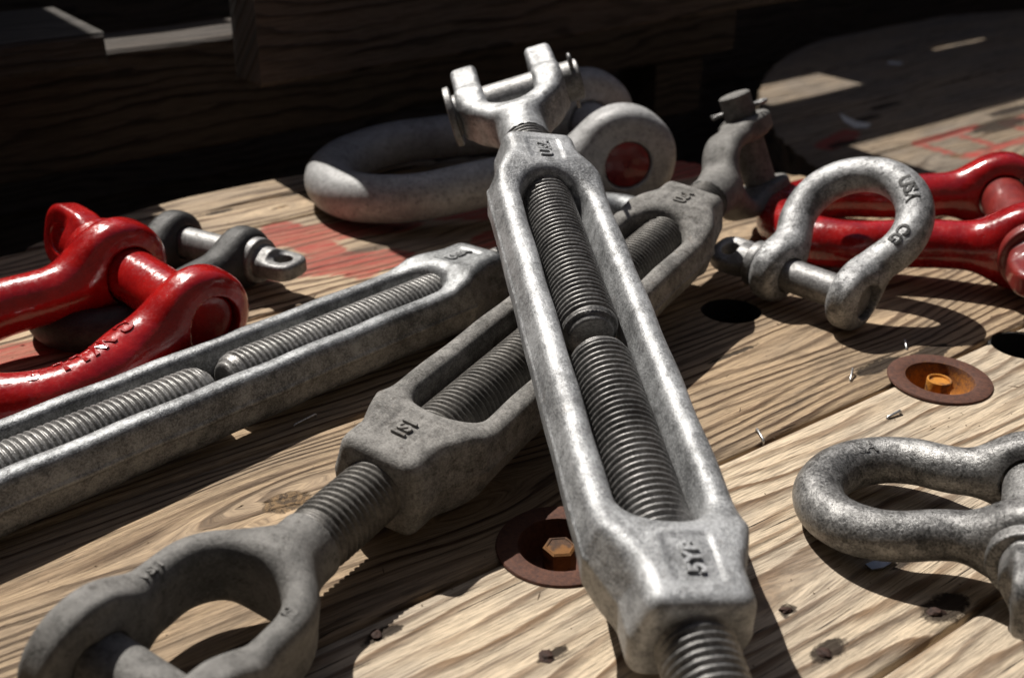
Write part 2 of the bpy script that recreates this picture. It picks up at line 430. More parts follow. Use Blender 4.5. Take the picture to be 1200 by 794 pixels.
def plank(parent, n0, n1, centre, R, ztop, thick, holes, knots, paint, spots, mat, pid, du=.5, dn=.42, umin=None, umax=None):
    cu, cn = centre; V = []; F = []; gap = .13
    rows = max(6, int((n1-n0)/dn)); inner = np.linspace(n0+gap+.25, n1-gap-.25, rows)
    ns = np.concatenate([[n0+gap, n0+gap+.08], inner, [n1-gap-.08, n1-gap]])
    rag = lambda n: .25*math.sin(n*1.9+pid)+.2*math.sin(n*5.3)
    cmin = min(math.sqrt(max(R*R-(n-cn)**2, 9)) for n in ns)
    m = int(2*cmin/du)+2
    grid = np.zeros((len(ns), m, 3)); uu = np.zeros((len(ns), m)); nn = np.zeros((len(ns), m))
    for i, n in enumerate(ns):
        c = math.sqrt(max(R*R-(n-cn)**2, 9))+rag(n)
        a = cu-c if umin is None else max(cu-c, umin); b = cu+c if umax is None else min(cu+c, umax)
        uu[i] = np.linspace(a, b, m); nn[i] = n
    edge = np.minimum(nn-n0, n1-nn)
    z = ztop-.16*np.clip(1-(edge-gap)/.33, 0, 1)**2+.03*np.sin(uu*.13+pid*2)*np.sin(nn*.4+pid)
    a_, b_ = uu.shape; ids = np.arange(a_*b_).reshape(a_, b_)
    f = np.stack([ids[:-1, :-1], ids[:-1, 1:], ids[1:, 1:], ids[1:, :-1]], -1).reshape(-1, 4)
    keep = np.ones(len(f), bool); uf = uu.reshape(-1).copy(); nf = nn.reshape(-1).copy()
    for (hu, hn, hr) in holes:
        out = np.hypot(uf[f].mean(1)-hu, nf[f].mean(1)-hn) < hr
        if not out.any(): continue
        rim = np.intersect1d(f[out], f[keep & ~out]); d = np.hypot(uf[rim]-hu, nf[rim]-hn)
        rim = rim[(nf[rim] > n0+gap+.01) & (nf[rim] < n1-gap-.01)]; d = np.hypot(uf[rim]-hu, nf[rim]-hn)
        uf[rim] = hu+(uf[rim]-hu)/d*hr; nf[rim] = hn+(nf[rim]-hn)/d*hr; keep &= ~out
    f = f[keep]; uu = uf.reshape(a_, b_); nn = nf.reshape(a_, b_)
    gv = nn*(1.3 if pid in (4, 5) else .85); gu = uu.copy(); marks = np.zeros(uu.shape+(3,))
    for (ku, kn, amp, su, sn, core) in knots:
        g = np.exp(-((uu-ku)/su)**2-((nn-kn)/sn)**2)
        gv = gv-amp*g*np.tanh((nn-kn)/(sn*.45))
        if core: marks[..., 2] = np.maximum(marks[..., 2], 1-sstep(core*.5, core*1.2, np.hypot((uu-ku)/1.5, nn-kn)))
    for (a, b, r) in paint: marks[..., 0] = np.maximum(marks[..., 0], capsule_mask(uu, nn, a, b, r, r*.6))
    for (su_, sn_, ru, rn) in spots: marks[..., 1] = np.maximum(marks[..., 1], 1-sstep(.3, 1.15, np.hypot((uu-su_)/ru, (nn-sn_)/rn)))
    X = uu*U[0]+nn*N[0]; Y = uu*U[1]+nn*N[1]
    top = np.stack([X, Y, z], -1).reshape(-1, 3)
    bot = top.copy(); bot[:, 2] = ztop-thick
    k = len(top)
    # boundary walls
    ea = np.concatenate([f[:, [0, 1]], f[:, [1, 2]], f[:, [2, 3]], f[:, [3, 0]]])
    key = np.sort(ea, 1); key = key[:, 0].astype(np.int64)*(4*k)+key[:, 1]
    _, first, cnt = np.unique(key, return_index=True, return_counts=True)
    wl = ea[first[cnt == 1]]
    F = np.concatenate([f, np.stack([wl[:, 1], wl[:, 0], wl[:, 0]+k, wl[:, 1]+k], 1), f[:, ::-1]+k])
    me = make_mesh('plank', np.concatenate([top, bot]), F, True, mat)
    g = np.stack([gu.reshape(-1), gv.reshape(-1), np.full(k, pid*1.0)], -1); g = np.concatenate([g, g]); g[k:, 1] += 2.5
    at = me.attributes.new('grain', 'FLOAT_VECTOR', 'POINT'); at.data.foreach_set('vector', g.astype(np.float32).ravel())
    mk = np.concatenate([marks.reshape(-1, 3)]*2)
    at = me.attributes.new('marks', 'FLOAT_VECTOR', 'POINT'); at.data.foreach_set('vector', mk.astype(np.float32).ravel())
    me.set_sharp_from_angle(angle=math.radians(50))
    return link('plank', me, parent)

# --- first reel: the table top
RC = (3.06, 58.2); RR = 46.5
cu1 = float(np.dot(U, RC)); cn1 = float(np.dot(N, RC))
reel = tag(empty('cable_reel'), 'weathered wooden cable reel flange that all the rigging hardware lies on', 'cable reel')
BOLTS = [(28.0, 34.3, 2.25), (56.5, 33.7, 2.25)]
HOLES = [(53.7, 48.1, 2.05), (64.9, 33.4, 2.05)]
KN = [(19.3, 45.3, 3.6, 7, 3.2, 1.0), (26.5, 40.0, 2.6, 5, 3.0, 0), (12, 73.5, 1.5, 6, 2.5, 0), (31, 26, 1.2, 9, 3, 0), (46, 58, 2.2, 6, 3, .8), (60, 41, 1.5, 7, 3, 0), (38, 84.5, 1., 5, 2, .5), (66, 58, 2.0, 6, 3, 0)]
PAINT = [((27, 80.6), (44, 75.5), 2.0), ((29, 73.6), (40, 69.5), 1.9), ((36, 80.2), (37, 69), 1.6), ((44, 79), (52, 73), 2.0), ((11, 70.4), (16.5, 69.6), 1.5), ((13, 81.0), (24, 80.6), 1.0), ((70, 72), (76, 72), 2.2), ((8, 78), (14, 79), 1.6), ((48, 68), (56, 70), 1.7)]
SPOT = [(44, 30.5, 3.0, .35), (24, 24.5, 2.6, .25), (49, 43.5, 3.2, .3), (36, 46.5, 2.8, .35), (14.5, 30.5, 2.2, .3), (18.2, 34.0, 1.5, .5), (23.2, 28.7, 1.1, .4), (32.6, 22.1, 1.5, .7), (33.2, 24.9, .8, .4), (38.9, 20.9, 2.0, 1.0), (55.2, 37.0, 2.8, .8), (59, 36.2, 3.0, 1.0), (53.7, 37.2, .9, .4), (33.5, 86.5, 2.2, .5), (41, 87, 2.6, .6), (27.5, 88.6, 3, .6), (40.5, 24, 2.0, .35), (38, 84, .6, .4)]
seams = [-2.0, 4.6, 20.0, 35.1, 50.6, 66.1, 81.7, 87.4, 91.8]
for i in range(len(seams)-1):
    fine_ = 4 < seams[i] < 80
    plank(reel, seams[i], seams[i+1], (cu1, cn1), RR, 0.0, 4.0, BOLTS+HOLES, KN, PAINT, SPOT, M['deck'], i+1, .5 if fine_ else .8, .4)
# drum and lower flange under the table top
def disc(name, c, r, z0, z1, mat, parent, n=96):
    V = [(c[0]+r*math.cos(2*math.pi*i/n), c[1]+r*math.sin(2*math.pi*i/n), z) for z in (z0, z1) for i in range(n)]
    F = [tuple(range(n))[::-1], tuple(range(n, 2*n))]+[(i, (i+1) % n, n+(i+1) % n, n+i) for i in range(n)]
    return link(name, make_mesh(name, V, F, False, mat), parent)
for (hu, hn, hr) in HOLES:                       # added near-black tubes and discs so the two bolt holes read as deep shade
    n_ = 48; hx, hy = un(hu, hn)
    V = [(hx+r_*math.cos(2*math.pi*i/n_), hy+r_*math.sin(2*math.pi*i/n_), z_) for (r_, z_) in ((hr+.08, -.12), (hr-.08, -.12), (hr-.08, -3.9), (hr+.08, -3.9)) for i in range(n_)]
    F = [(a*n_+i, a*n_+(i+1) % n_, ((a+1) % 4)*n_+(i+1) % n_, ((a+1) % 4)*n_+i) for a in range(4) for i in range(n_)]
    link('hole_shade_tube', make_mesh('hole_shade_tube', V, F, False, M['hole_shade']), reel)
    link('hole_shade_disc', make_mesh('hole_shade_disc', [(hx+(hr-.1)*math.cos(2*math.pi*i/n_), hy+(hr-.1)*math.sin(2*math.pi*i/n_), -3.7) for i in range(n_)], [tuple(range(n_))], False, M['hole_shade']), reel)
disc('drum', RC, 26, -70, -4.05, M['drum'], reel)
disc('lower_flange', RC, RR, -78, -70.05, M['drum'], reel)

# --- second reel behind on the right, a little lower
R2C = (110.85, 142.46); R2 = 78.1
cu2 = float(np.dot(U, R2C)); cn2 = float(np.dot(N, R2C))
reel2 = tag(empty('cable_reel'), 'larger blurred cable reel flange with red stencilled letters behind on the right', 'cable reel')
def uvp(p): return (float(np.dot(U, p)), float(np.dot(N, p)))
EX = uvp((56.5, 136.5))
eu, en = EX
P2 = [((eu-7, en+3.4), (eu+6, en+3.4), .75), ((eu-7, en-3.4), (eu+6, en-3.4), .75), ((eu-7, en-3.4), (eu-7, en+3.4), .75), ((eu, en-3), (eu, en+2), .7),
      ((eu-17, en+9), (eu-10, en+11), 1.5), ((eu+9, en-5), (eu+18, en-5), .8), ((eu+9, en+2), (eu+18, en+2), .8), ((eu+9, en-5), (eu+9, en+2), .8)]
SP2 = [(uvp((62, 143))[0], uvp((62, 143))[1], 8, 2.2), (uvp((66, 150))[0], uvp((66, 150))[1], 7, 1.6), (uvp((46, 146))[0], uvp((46, 146))[1], 4, 1.0), (uvp((40, 135))[0], uvp((40, 135))[1], 4, 1.2), (uvp((50, 152))[0], uvp((50, 152))[1], 5, 1.0), (uvp((38.5, 128))[0], uvp((38.5, 128))[1], 4, .9)]
s2 = np.arange(cn2-R2+2, cn2+R2, 15.3)
for i in range(len(s2)):
    a = s2[i]; b = min(s2[i]+15.3, cn2+R2-.5)
    if b-a < 3 or b < 25: continue
    plank(reel2, a, b, (cu2, cn2), R2, -8.0, 4.0, [], [(uvp((52, 130))[0], uvp((52, 130))[1], 2.5, 6, 3, .9)], P2, SP2, M['deck2'], 20+i, .9, .6)
disc('drum', R2C, 45, -74, -12.05, M['drum'], reel2)
disc('lower_flange', R2C, R2, -78, -74.05, M['drum'], reel2)

# --- timbers: local X along the board, so the grain runs with it
def timber(name, u0, u1, n0, n1, z0, z1, mat, label=None, parent=None, wob=.12, rz=0.0, along_n=False):
    if along_n: u0, u1, n0, n1, ua, na = n0, n1, u0, u1, u1, n0
    L = u1-u0; wv = n1-n0; hh = z1-z0
    bm = bmesh.new(); k = max(4, int(L/6))
    rings = []
    rnd = random.Random(name+str(u0)+str(z0))
    c = .35
    sect = [(c, 0), (wv-c, 0), (wv, c), (wv, hh-c), (wv-c, hh), (c, hh), (0, hh-c), (0, c)]
    for i in range(k+1):
        x = L*i/k; dy = rnd.uniform(-wob, wob); dz = rnd.uniform(-wob, wob)
        rings.append([bm.verts.new(((x+ (rnd.uniform(-.2, .2) if i in (0, k) else 0))*S, (y+dy*.6+rnd.uniform(-wob, wob)*.3)*S, (z+dz*.6+rnd.uniform(-wob, wob)*.3)*S)) for (y, z) in sect])
    for i in range(k):
        for j in range(8): bm.faces.new((rings[i][j], rings[i+1][j], rings[i+1][(j+1) % 8], rings[i][(j+1) % 8]))
    bm.faces.new(rings[0]); bm.faces.new(rings[-1][::-1])
    bmesh.ops.recalc_face_normals(bm, faces=bm.faces)
    me = bpy.data.meshes.new(name); bm.to_mesh(me); bm.free(); me.materials.append(mat)
    x, y = un(u0, n0)
    mw = frame((x, y, z0), (U[0], U[1], rz), z=(0, 0, 1))
    if along_n:
        x, y = un(ua, na); mw = frame((x, y, z0), (N[0], N[1], 0), z=(0, 0, 1))
    o = link(name, me, parent, None)
    if parent is None: o.matrix_world = mw
    else: o.matrix_local = mw
    if label: tag(o, label, 'timber')
    return o
timber('timber_beam', -40, 113, 105, 113, -.4, 10.0, M['beam'], 'long dark timber beam running across behind the reel, its top edge catching light')
timber('timber_board', 41.0, 112, 92, 97.5, 8.1, 36, M['board'], 'wide dark board hanging in front of the long beam, square end at left')
timber('timber_slab', -20, 30.2, 98.5, 113, 10.2, 13.0, M['slab'], 'short grey weathered slab with broken edges lying on the beam at top left')
timber('timber_block', -36, -26, 105, 113, -77.9, -.6, M['beam'], 'dark timber post holding up the left end of the long beam')
timber('timber_block', 100, 108, 105.5, 112.5, -11.9+4, -.6, M['beam'], 'dark block under the right end of the long beam')
timber('timber_block', 70, 78, 97.7, 106, 10.3, 16, M['beam'], 'dark block joining the wide hanging board to the beam behind it')
light_blocker = tag(empty('added_light_blocker'), 'added dark plank screen around the timbers and reels that blocks light', 'light_blocker')  # added boards: darken the backdrop, cut skylight, gaps shape sun patches on reel2
for q, (z0, z1, a, b) in enumerate(((-78, -48, -41.5, 320), (-49, -18, -41.5, 320), (-19, 12, -41.5, 320), (11, 40, -41.5, 320), (39, 104, -41.5, 29.5), (39, 66, 29.7, 47), (39, 46.5, 60, 320), (46, 63, 60, 119), (46, 63, 138, 165), (52, 63, 164.8, 179.2), (46, 63, 179, 320), (62, 84, 100, 320))):
    timber('board', a, b, 150+(q % 2)*.5, 153+(q % 2)*.5, z0, z1, M['beam'], parent=light_blocker)
for k_ in range(8):                              # more added boards out of frame, only to cut sky fill
    z0 = -78+k_*32; z1 = z0+32.6; o_ = (k_ % 2)*.5
    timber('board', -41.5, 320, -63-o_, -60-o_, z0, z1, M['beam'], parent=light_blocker)
    for uu_ in (-45.5, 321.0):
        timber('board', uu_+o_, uu_+3+o_, -60, 149.5, z0, z1, M['beam'], parent=light_blocker, along_n=True)

# ------------------------------------------------------------------ washers, bolts, nails, staples in the wood
def lathe_z(name, prof, n, mat, parent, mw, smooth=True):
    V = []; F = []
    for (r, z) in prof:
        for i in range(n): V.append((r*math.cos(2*math.pi*i/n), r*math.sin(2*math.pi*i/n), z))
    m = len(prof)
    for i in range(m-1):
        for j in range(n): F.append((i*n+j, i*n+(j+1) % n, (i+1)*n+(j+1) % n, (i+1)*n+j))
    me = make_mesh(name, V, F, smooth, mat)
    if smooth: me.set_sharp_from_angle(angle=math.radians(35))
    return link(name, me, parent, mw)
def washer_bolt(c, label, hexhead, rz):
    x, y = un(c[0], c[1])
    t = empty('bolt_and_washer', Matrix.Translation(Vector((x, y, 0))*S) @ Matrix.Rotation(rz, 4, 'Z') @ Matrix.Rotation(math.radians(1.2), 4, 'X'))
    tag(t, label, 'bolt', 'rusty bolts in dished washers')
    lathe_z('washer', [(3.0, .02), (3.05, .10), (3.0, .19), (2.9, .22), (2.2, .24), (2.0, .18), (1.9, -.1), (1.76, -1.1), (1.55, -1.4), (.6, -1.45), (.1, -1.45), (.1, -1.6), (1.7, -1.6), (1.9, -1.2), (2.05, -.1), (2.9, .0), (3.0, .02)], 72, M['rust'] if hexhead else M['rust_yellow'], t, None)
    if hexhead:
        V = []; F = []
        rs = [(.80, -1.45), (.82, .02), (.70, .10), (.64, .09), (.60, .05), (0, .07)]
        for (r, z) in rs[:5]:
            for i in range(6): V.append((r*math.cos(i*math.pi/3), r*math.sin(i*math.pi/3), z))
        for i in range(4):
            for j in range(6): F.append((i*6+j, i*6+(j+1) % 6, (i+1)*6+(j+1) % 6, (i+1)*6+j))
        F.append(tuple(range(24, 30)))
        link('bolt_head', make_mesh('bolt_head', V, F, False, M['dark_bolt']), t)
    else:
        lathe_z('bolt_head', [(.66, -1.45), (.72, -1.2), (.74, .02), (.72, .08), (.66, .10), (.60, .06), (.56, -.06), (.3, -.08), (.01, -.08)], 40, M['rusty_bolt'], t, None)
    return t
washer_bolt(BOLTS[0], 'rusty dished washer with hex bolt head, half hidden behind the nearest upright turnbuckle', True, .1)
washer_bolt(BOLTS[1], 'rusty dished washer with yellow rusted round bolt head on open planks at right', False, 1.0)
def nail(u_, n_, sc, label):
    x, y = un(u_, n_); bm = bmesh.new()
    bmesh.ops.create_icosphere(bm, subdivisions=2, radius=.22*sc*S)
    rnd = random.Random(u_)
    for v in bm.verts:
        v.co.z *= .55; v.co *= rnd.uniform(.75, 1.3); v.co.x *= 1.3
    me = bpy.data.meshes.new('nail'); bm.to_mesh(me); bm.free(); me.materials.append(M['nail'])
    o = link('nail', me); o.location = (x*S, y*S, .04*S); o.rotation_euler = (0, 0, rnd.uniform(0, 3))
    tag(o, label, 'nail', 'rusted nails in the planks')
nail(22.9, 28.8, 1.3, 'bent rusty nail in the planks left of the nearest turnbuckle nose')
nail(17.9, 34.1, 1.0, 'rusty nail beside the plank seam, right of the fork at bottom left')
nail(32.3, 22.1, 1.2, 'rusty nail at the bottom edge, right of the nearest turnbuckle')
nail(33.1, 24.9, .9, 'small rusty nail just right of the nearest turnbuckle nose')
nail(38.2, 20.9, 1.3, 'rusty nail in a dark knot under the screw pin at bottom right')
def staple(px, py, ang, L, r, label, tilt=.12, drop=.5):
    pts = [(-L/2-.02, 0, -.2), (-L/2, 0, .05), (-L/2+.06, 0, .10+tilt*0), (L/2-.06, 0, .10+tilt), (L/2, 0, .05+tilt), (L/2+.02, 0, -.2)]
    o = link('staple', tube('staple', pts, r, 8, M['staple'])); o.location = (px*S, py*S, .0); o.rotation_euler = (0, 0, ang)
    tag(o, label, 'staple', 'wire staples in the planks')
staple(13.6, 54.2, 1.75, 1.05, .07, 'wire staple beside the plank seam, right of the nearest turnbuckle')
staple(21.6, 56.4, .55, 1.05, .08, 'bright wire staple lying flat below the yellow rusted bolt')
staple(20.4, 61.0, 1.2, 1.0, .06, 'wire staple left of the yellow rusted bolt', .3)
staple(24.9, 65.1, 1.5, .8, .07, 'wire staple behind the yellow rusted bolt', .25)
staple(-11.6, 55.8, .75, 1.5, .05, 'thin bright staple lying between the two left turnbuckles')

# ------------------------------------------------------------------ forged parts
TR = 1.58                                   # thread radius
HL = 18.5                                   # half length of a turnbuckle body
def body_field(P, HL):
    x, y, z = P.T; ax = np.abs(x); ay = np.abs(y); az = np.abs(z)
    wx = np.where(ax < HL-4.4, 3.5, np.where(ax < HL-1.9, 3.5-(ax-(HL-4.4))/2.5*.95, 2.55))
    hz = 1.62+.62*sstep(HL-6.2, HL-3.4, ax)
    outer = (ay+.20*az-wx)*.96
    hexn = (ay*.80+az*.60-(2.92+1.2*(1-sstep(HL-4.6, HL-2.0, ax))))
    top = az-hz+.10*sstep(0, 3.5, ay)
    d = smax(outer, top, .55); d = smax(d, hexn, .25); d = smax(d, ax-HL, .75)
    q = np.maximum(ax-(HL-6.6), 0)
    slot = length(q, y)-(1.86+.10*az)
    d = smax(d, -slot, .62)
    plate = box(ax-(HL-2.35), y, az-2.26, 1.2, 1.0, .12, .05)
    d = smax(d, -plate, .10)
    rib = length(ay-wx-.0, z*1.0)-.07                 # parting line
    d = np.where(ax < HL-4, smin(d, rib, .12), d)
    return d+lumps(P, .018, 1.1, .4)
def body_mesh(hl, h, mat): return sdf_mesh('body', lambda P: body_field(P, hl), (-hl-.6, -4.1, -2.9), (hl+.6, 4.1, 2.9), h, mat)
ME_BODY = body_mesh(HL, .12, M['zinc']); HLA = 24.0
ME_BODY_LONG = body_mesh(HLA, .155, M['zinc2'])

def jaw_fn(g=3.0, t=.74, hu=1.75, xp=8.0, re=2.75, x0=3.8, hole=1.25, ext=0.0):
    def fn(P):
        x, y, z = P.T; ay = np.abs(y)
        # U centreline: half circle of radius g about x0, then straight arms to the pin
        back = np.abs(length(np.minimum(x-x0, 0), y)-g) if True else 0
        uu = np.where(x < x0, np.abs(length(x-x0, y)-g), np.abs(ay-g))
        over = np.maximum(x-xp, 0)
        d2 = smax(uu-t, np.abs(z)-hu, .9)
        d2 = smax(d2, x-xp, .3)
        ear = cyl(length(np.maximum(x-xp-ext, 0)+np.minimum(x-xp, 0), z), ay-g, re, t, .38)
        d = smin(d2, ear, .7)
        sh = cyl(length(y, z), x+.2, 1.62, 1.45, .2)
        d = smin(d, sh, 1.2)
        d = smax(d, -(length(x-xp, z)-hole), .12)
        return d+lumps(P, .02, 1.2, 1.7)
    return fn
ME_JAW = sdf_mesh('jaw', jaw_fn(), (-1.6, -4.5, -3.2), (12.6, 4.5, 3.2), .11, M['dust_jaw'])
ME_JAW_C = sdf_mesh('jaw', jaw_fn(2.7, .92, 1.5, 5.1, 1.68, 4.4, 1.4, 2.9), (-1.6, -4.4, -2.6), (10.4, 4.4, 2.6), .11, M['zinc'])
ME_JAW_B = sdf_mesh('jaw', jaw_fn(2.65, .74, 1.45, 8.2, 1.8, 4.6, 1.25, .9), (-1.6, -4.6, -3.0), (11.8, 4.6, 3.0), .12, M['dust_jaw'])
def eye_fn(P):
    x, y, z = P.T
    rg = length(length(x-5.2, y*1.05)-3.1, z*.95)-1.25
    sh = cyl(length(y, z), x-.6, 1.62, 1.9, .2)
    return smin(rg, sh, 1.6)+lumps(P, .02, 1.2, .7)
ME_EYE = sdf_mesh('eye', eye_fn, (-1.6, -4.8, -2), (10, 4.8, 2.2), .18, M['zinc2'])

def clevis_pin(parent, x, half, r, mat, head_side, mw=None, end_len=1.5):
    """pin along local Y through a jaw; flat head at head_side, plain end with a split pin at the other"""
    prof = [(-half-.02, 0), (-half-.02, r*1.35), (-half+.05, r*1.48), (-half+.40, r*1.50), (-half+.46, r*1.40), (-half+.47, r), (half+end_len-.1, r), (half+end_len, r*.9), (half+end_len, 0)]
    me = revolve('pin', prof, 48, mat); me.set_sharp_from_angle(angle=math.radians(35))
    m = tr(x) @ Matrix.Rotation(math.radians(90), 4, 'Z')
    if head_side > 0: m = tr(x) @ Matrix.Rotation(math.radians(-90), 4, 'Z')
    p = link('pin', me, parent, m if mw is None else mw)
    return p
def cotter(pin, x, r, ang=0.0, loop=.42, wire=.13, mat=None):
    """split pin through the pin end at local x, across local Z; ring at +Z, splayed legs at -Z"""
    pts = []
    for a in np.linspace(-150, 150, 15):
        pts.append((0, loop*math.sin(math.radians(a)), r+.12+loop+loop*math.cos(math.radians(a))))
    pts = [(.10*0, -.5, -r-.9), (0, -.25, -r-.45), (0, -.12, -r-.1), (0, -.10, r)]+pts+[(0, .10, r), (0, .12, -r-.1), (0, .30, -r-.5), (0, .75, -r-.8)]
    return link('split_pin', tube('split_pin', pts, wire, 10, mat or M['pin']), pin, tr(x) @ rotx(ang))

# ------------------------------------------------------------------ turnbuckles
def turnbuckle(label, P0, P1, roll, bodymat, rodmat, rods, plates, HL=HL, base=None):
    P0 = Vector(P0); P1 = Vector(P1); d = (P1-P0).normalized(); mid = (P0+P1)/2
    mw = frame(mid, d, z=(0, 0, 1)) @ rotx(roll)
    t = tag(empty('turnbuckle', mw), label, 'turnbuckle', 'galvanised turnbuckles')
    base = base or ME_BODY; me = base if bodymat in list(base.materials) else base.copy()
    if me is not base: me.materials.clear(); me.materials.append(bodymat)
    b = link('body', me, t)
    for (end, txt, flip) in plates:
        m = tr(end*(HL-2.35), 0, 2.19) @ Matrix.Rotation(math.radians(90*flip), 4, 'Z')
        flat_text(txt, 1.0, .08, bodymat, b, m)
    for (end, inner, outl) in rods:          # inner: distance of the tip from the middle; outl: length of thread outside the body
        L = HL-inner+outl+.7
        me = thread_rod('threaded_rod', L, TR, .36, .19, rodmat, smooth_from=L-.6)
        m = tr(end*inner) @ (Matrix.Identity(4) if end > 0 else Matrix.Rotation(math.pi, 4, 'Z'))
        link('threaded_rod', me, t, m)
    return t
def end_fit(t, me, end, out, roll, mat=None, name='jaw', HL=HL):
    m = tr(end*(HL+out)) @ (Matrix.Identity(4) if end > 0 else Matrix.Rotation(math.pi, 4, 'Z')) @ rotx(roll)
    return link(name, me, t, m)

# left turnbuckle: slot up, near end out of frame, eye at the far end
dA = Vector((0.6880, 0.7257, 0)); A1 = Vector((-1.79, 71.82, 1.95)); A0 = A1-dA*2*HLA
TA = turnbuckle('grey turnbuckle at left beside the glossy red shackle, slot up, near end out of frame', A0, A1, -4, M['zinc2'], M['thread'], [(1, HLA-20.8, 3.4), (-1, -(HLA-21.8), 3.0)], [(1, 'USA', 0)], HLA, ME_BODY_LONG)
end_fit(TA, ME_EYE, 1, 3.9+4.2, 8, name='eye', HL=HLA); 
link('shank', revolve('shank', [(0, 0), (0, 1.45), (6.6, 1.45), (6.6, 0)], 32, M['zinc2']), TA, tr(HLA+2.2))
end_fit(TA, ME_EYE, -1, 4.0, 0, name='eye', HL=HLA)
# middle turnbuckle under the others
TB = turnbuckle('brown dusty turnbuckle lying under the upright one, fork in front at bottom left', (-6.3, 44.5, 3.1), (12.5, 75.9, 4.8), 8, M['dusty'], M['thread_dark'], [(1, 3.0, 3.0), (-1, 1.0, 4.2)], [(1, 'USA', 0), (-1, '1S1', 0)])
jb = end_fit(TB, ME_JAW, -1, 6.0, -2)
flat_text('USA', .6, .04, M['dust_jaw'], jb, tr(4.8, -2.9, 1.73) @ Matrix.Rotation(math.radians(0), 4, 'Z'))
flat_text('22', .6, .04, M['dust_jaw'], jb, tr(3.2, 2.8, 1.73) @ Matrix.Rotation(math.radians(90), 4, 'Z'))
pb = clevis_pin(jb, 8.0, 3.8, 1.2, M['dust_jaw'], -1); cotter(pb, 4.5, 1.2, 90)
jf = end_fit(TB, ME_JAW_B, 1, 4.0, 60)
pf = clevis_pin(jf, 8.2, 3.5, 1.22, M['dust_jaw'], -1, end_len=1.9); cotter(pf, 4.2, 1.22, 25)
# top turnbuckle, leaning up and away
TC = turnbuckle('bright galvanised turnbuckle leaning up across the middle, closest to the camera', (6.8, 33.6, 3.6), (1.3, 69.2, 10.8), 8, M['zinc'], M['thread'], [(1, .35, 3.0), (-1, .9, 5.0)], [(1, 'USA', 0), (-1, '5YB', 0)])
jc = end_fit(TC, ME_JAW_C, 1, 3.6, -24)
pc = clevis_pin(jc, 5.1, 4.4, 1.38, M['pin'], 1, end_len=.5); cotter(pc, 4.4, 1.38, 20)
end_fit(TC, ME_EYE, -1, 6.5, 0, name='eye')

# ------------------------------------------------------------------ shackles
def bow_path(g, Rb, Lc, th=112, n=40):
    cx = Lc-Rb; a = np.radians(np.linspace(-th, th, n)); arc = np.stack([cx+Rb*np.cos(a), Rb*np.sin(a)], 1)
    def leg(sgn):
        p0 = np.array([cx+Rb*math.cos(math.radians(th)), sgn*Rb*math.sin(math.radians(th))])
        t0 = np.array([-math.sin(math.radians(th)), sgn*math.cos(math.radians(th))])
        p3 = np.array([0.0, sgn*g]); l = np.linalg.norm(p3-p0)
        p1 = p0+t0*l*.42; p2 = p3+np.array([1, 0])*l*.45
        s = np.linspace(0, 1, 14)[1:, None]
        return (1-s)**3*p0+3*(1-s)**2*s*p1+3*(1-s)*s*s*p2+s**3*p3
    pts = np.concatenate([leg(-1)[::-1], arc, leg(1)])
    return np.concatenate([pts, np.zeros((len(pts), 1))], 1)
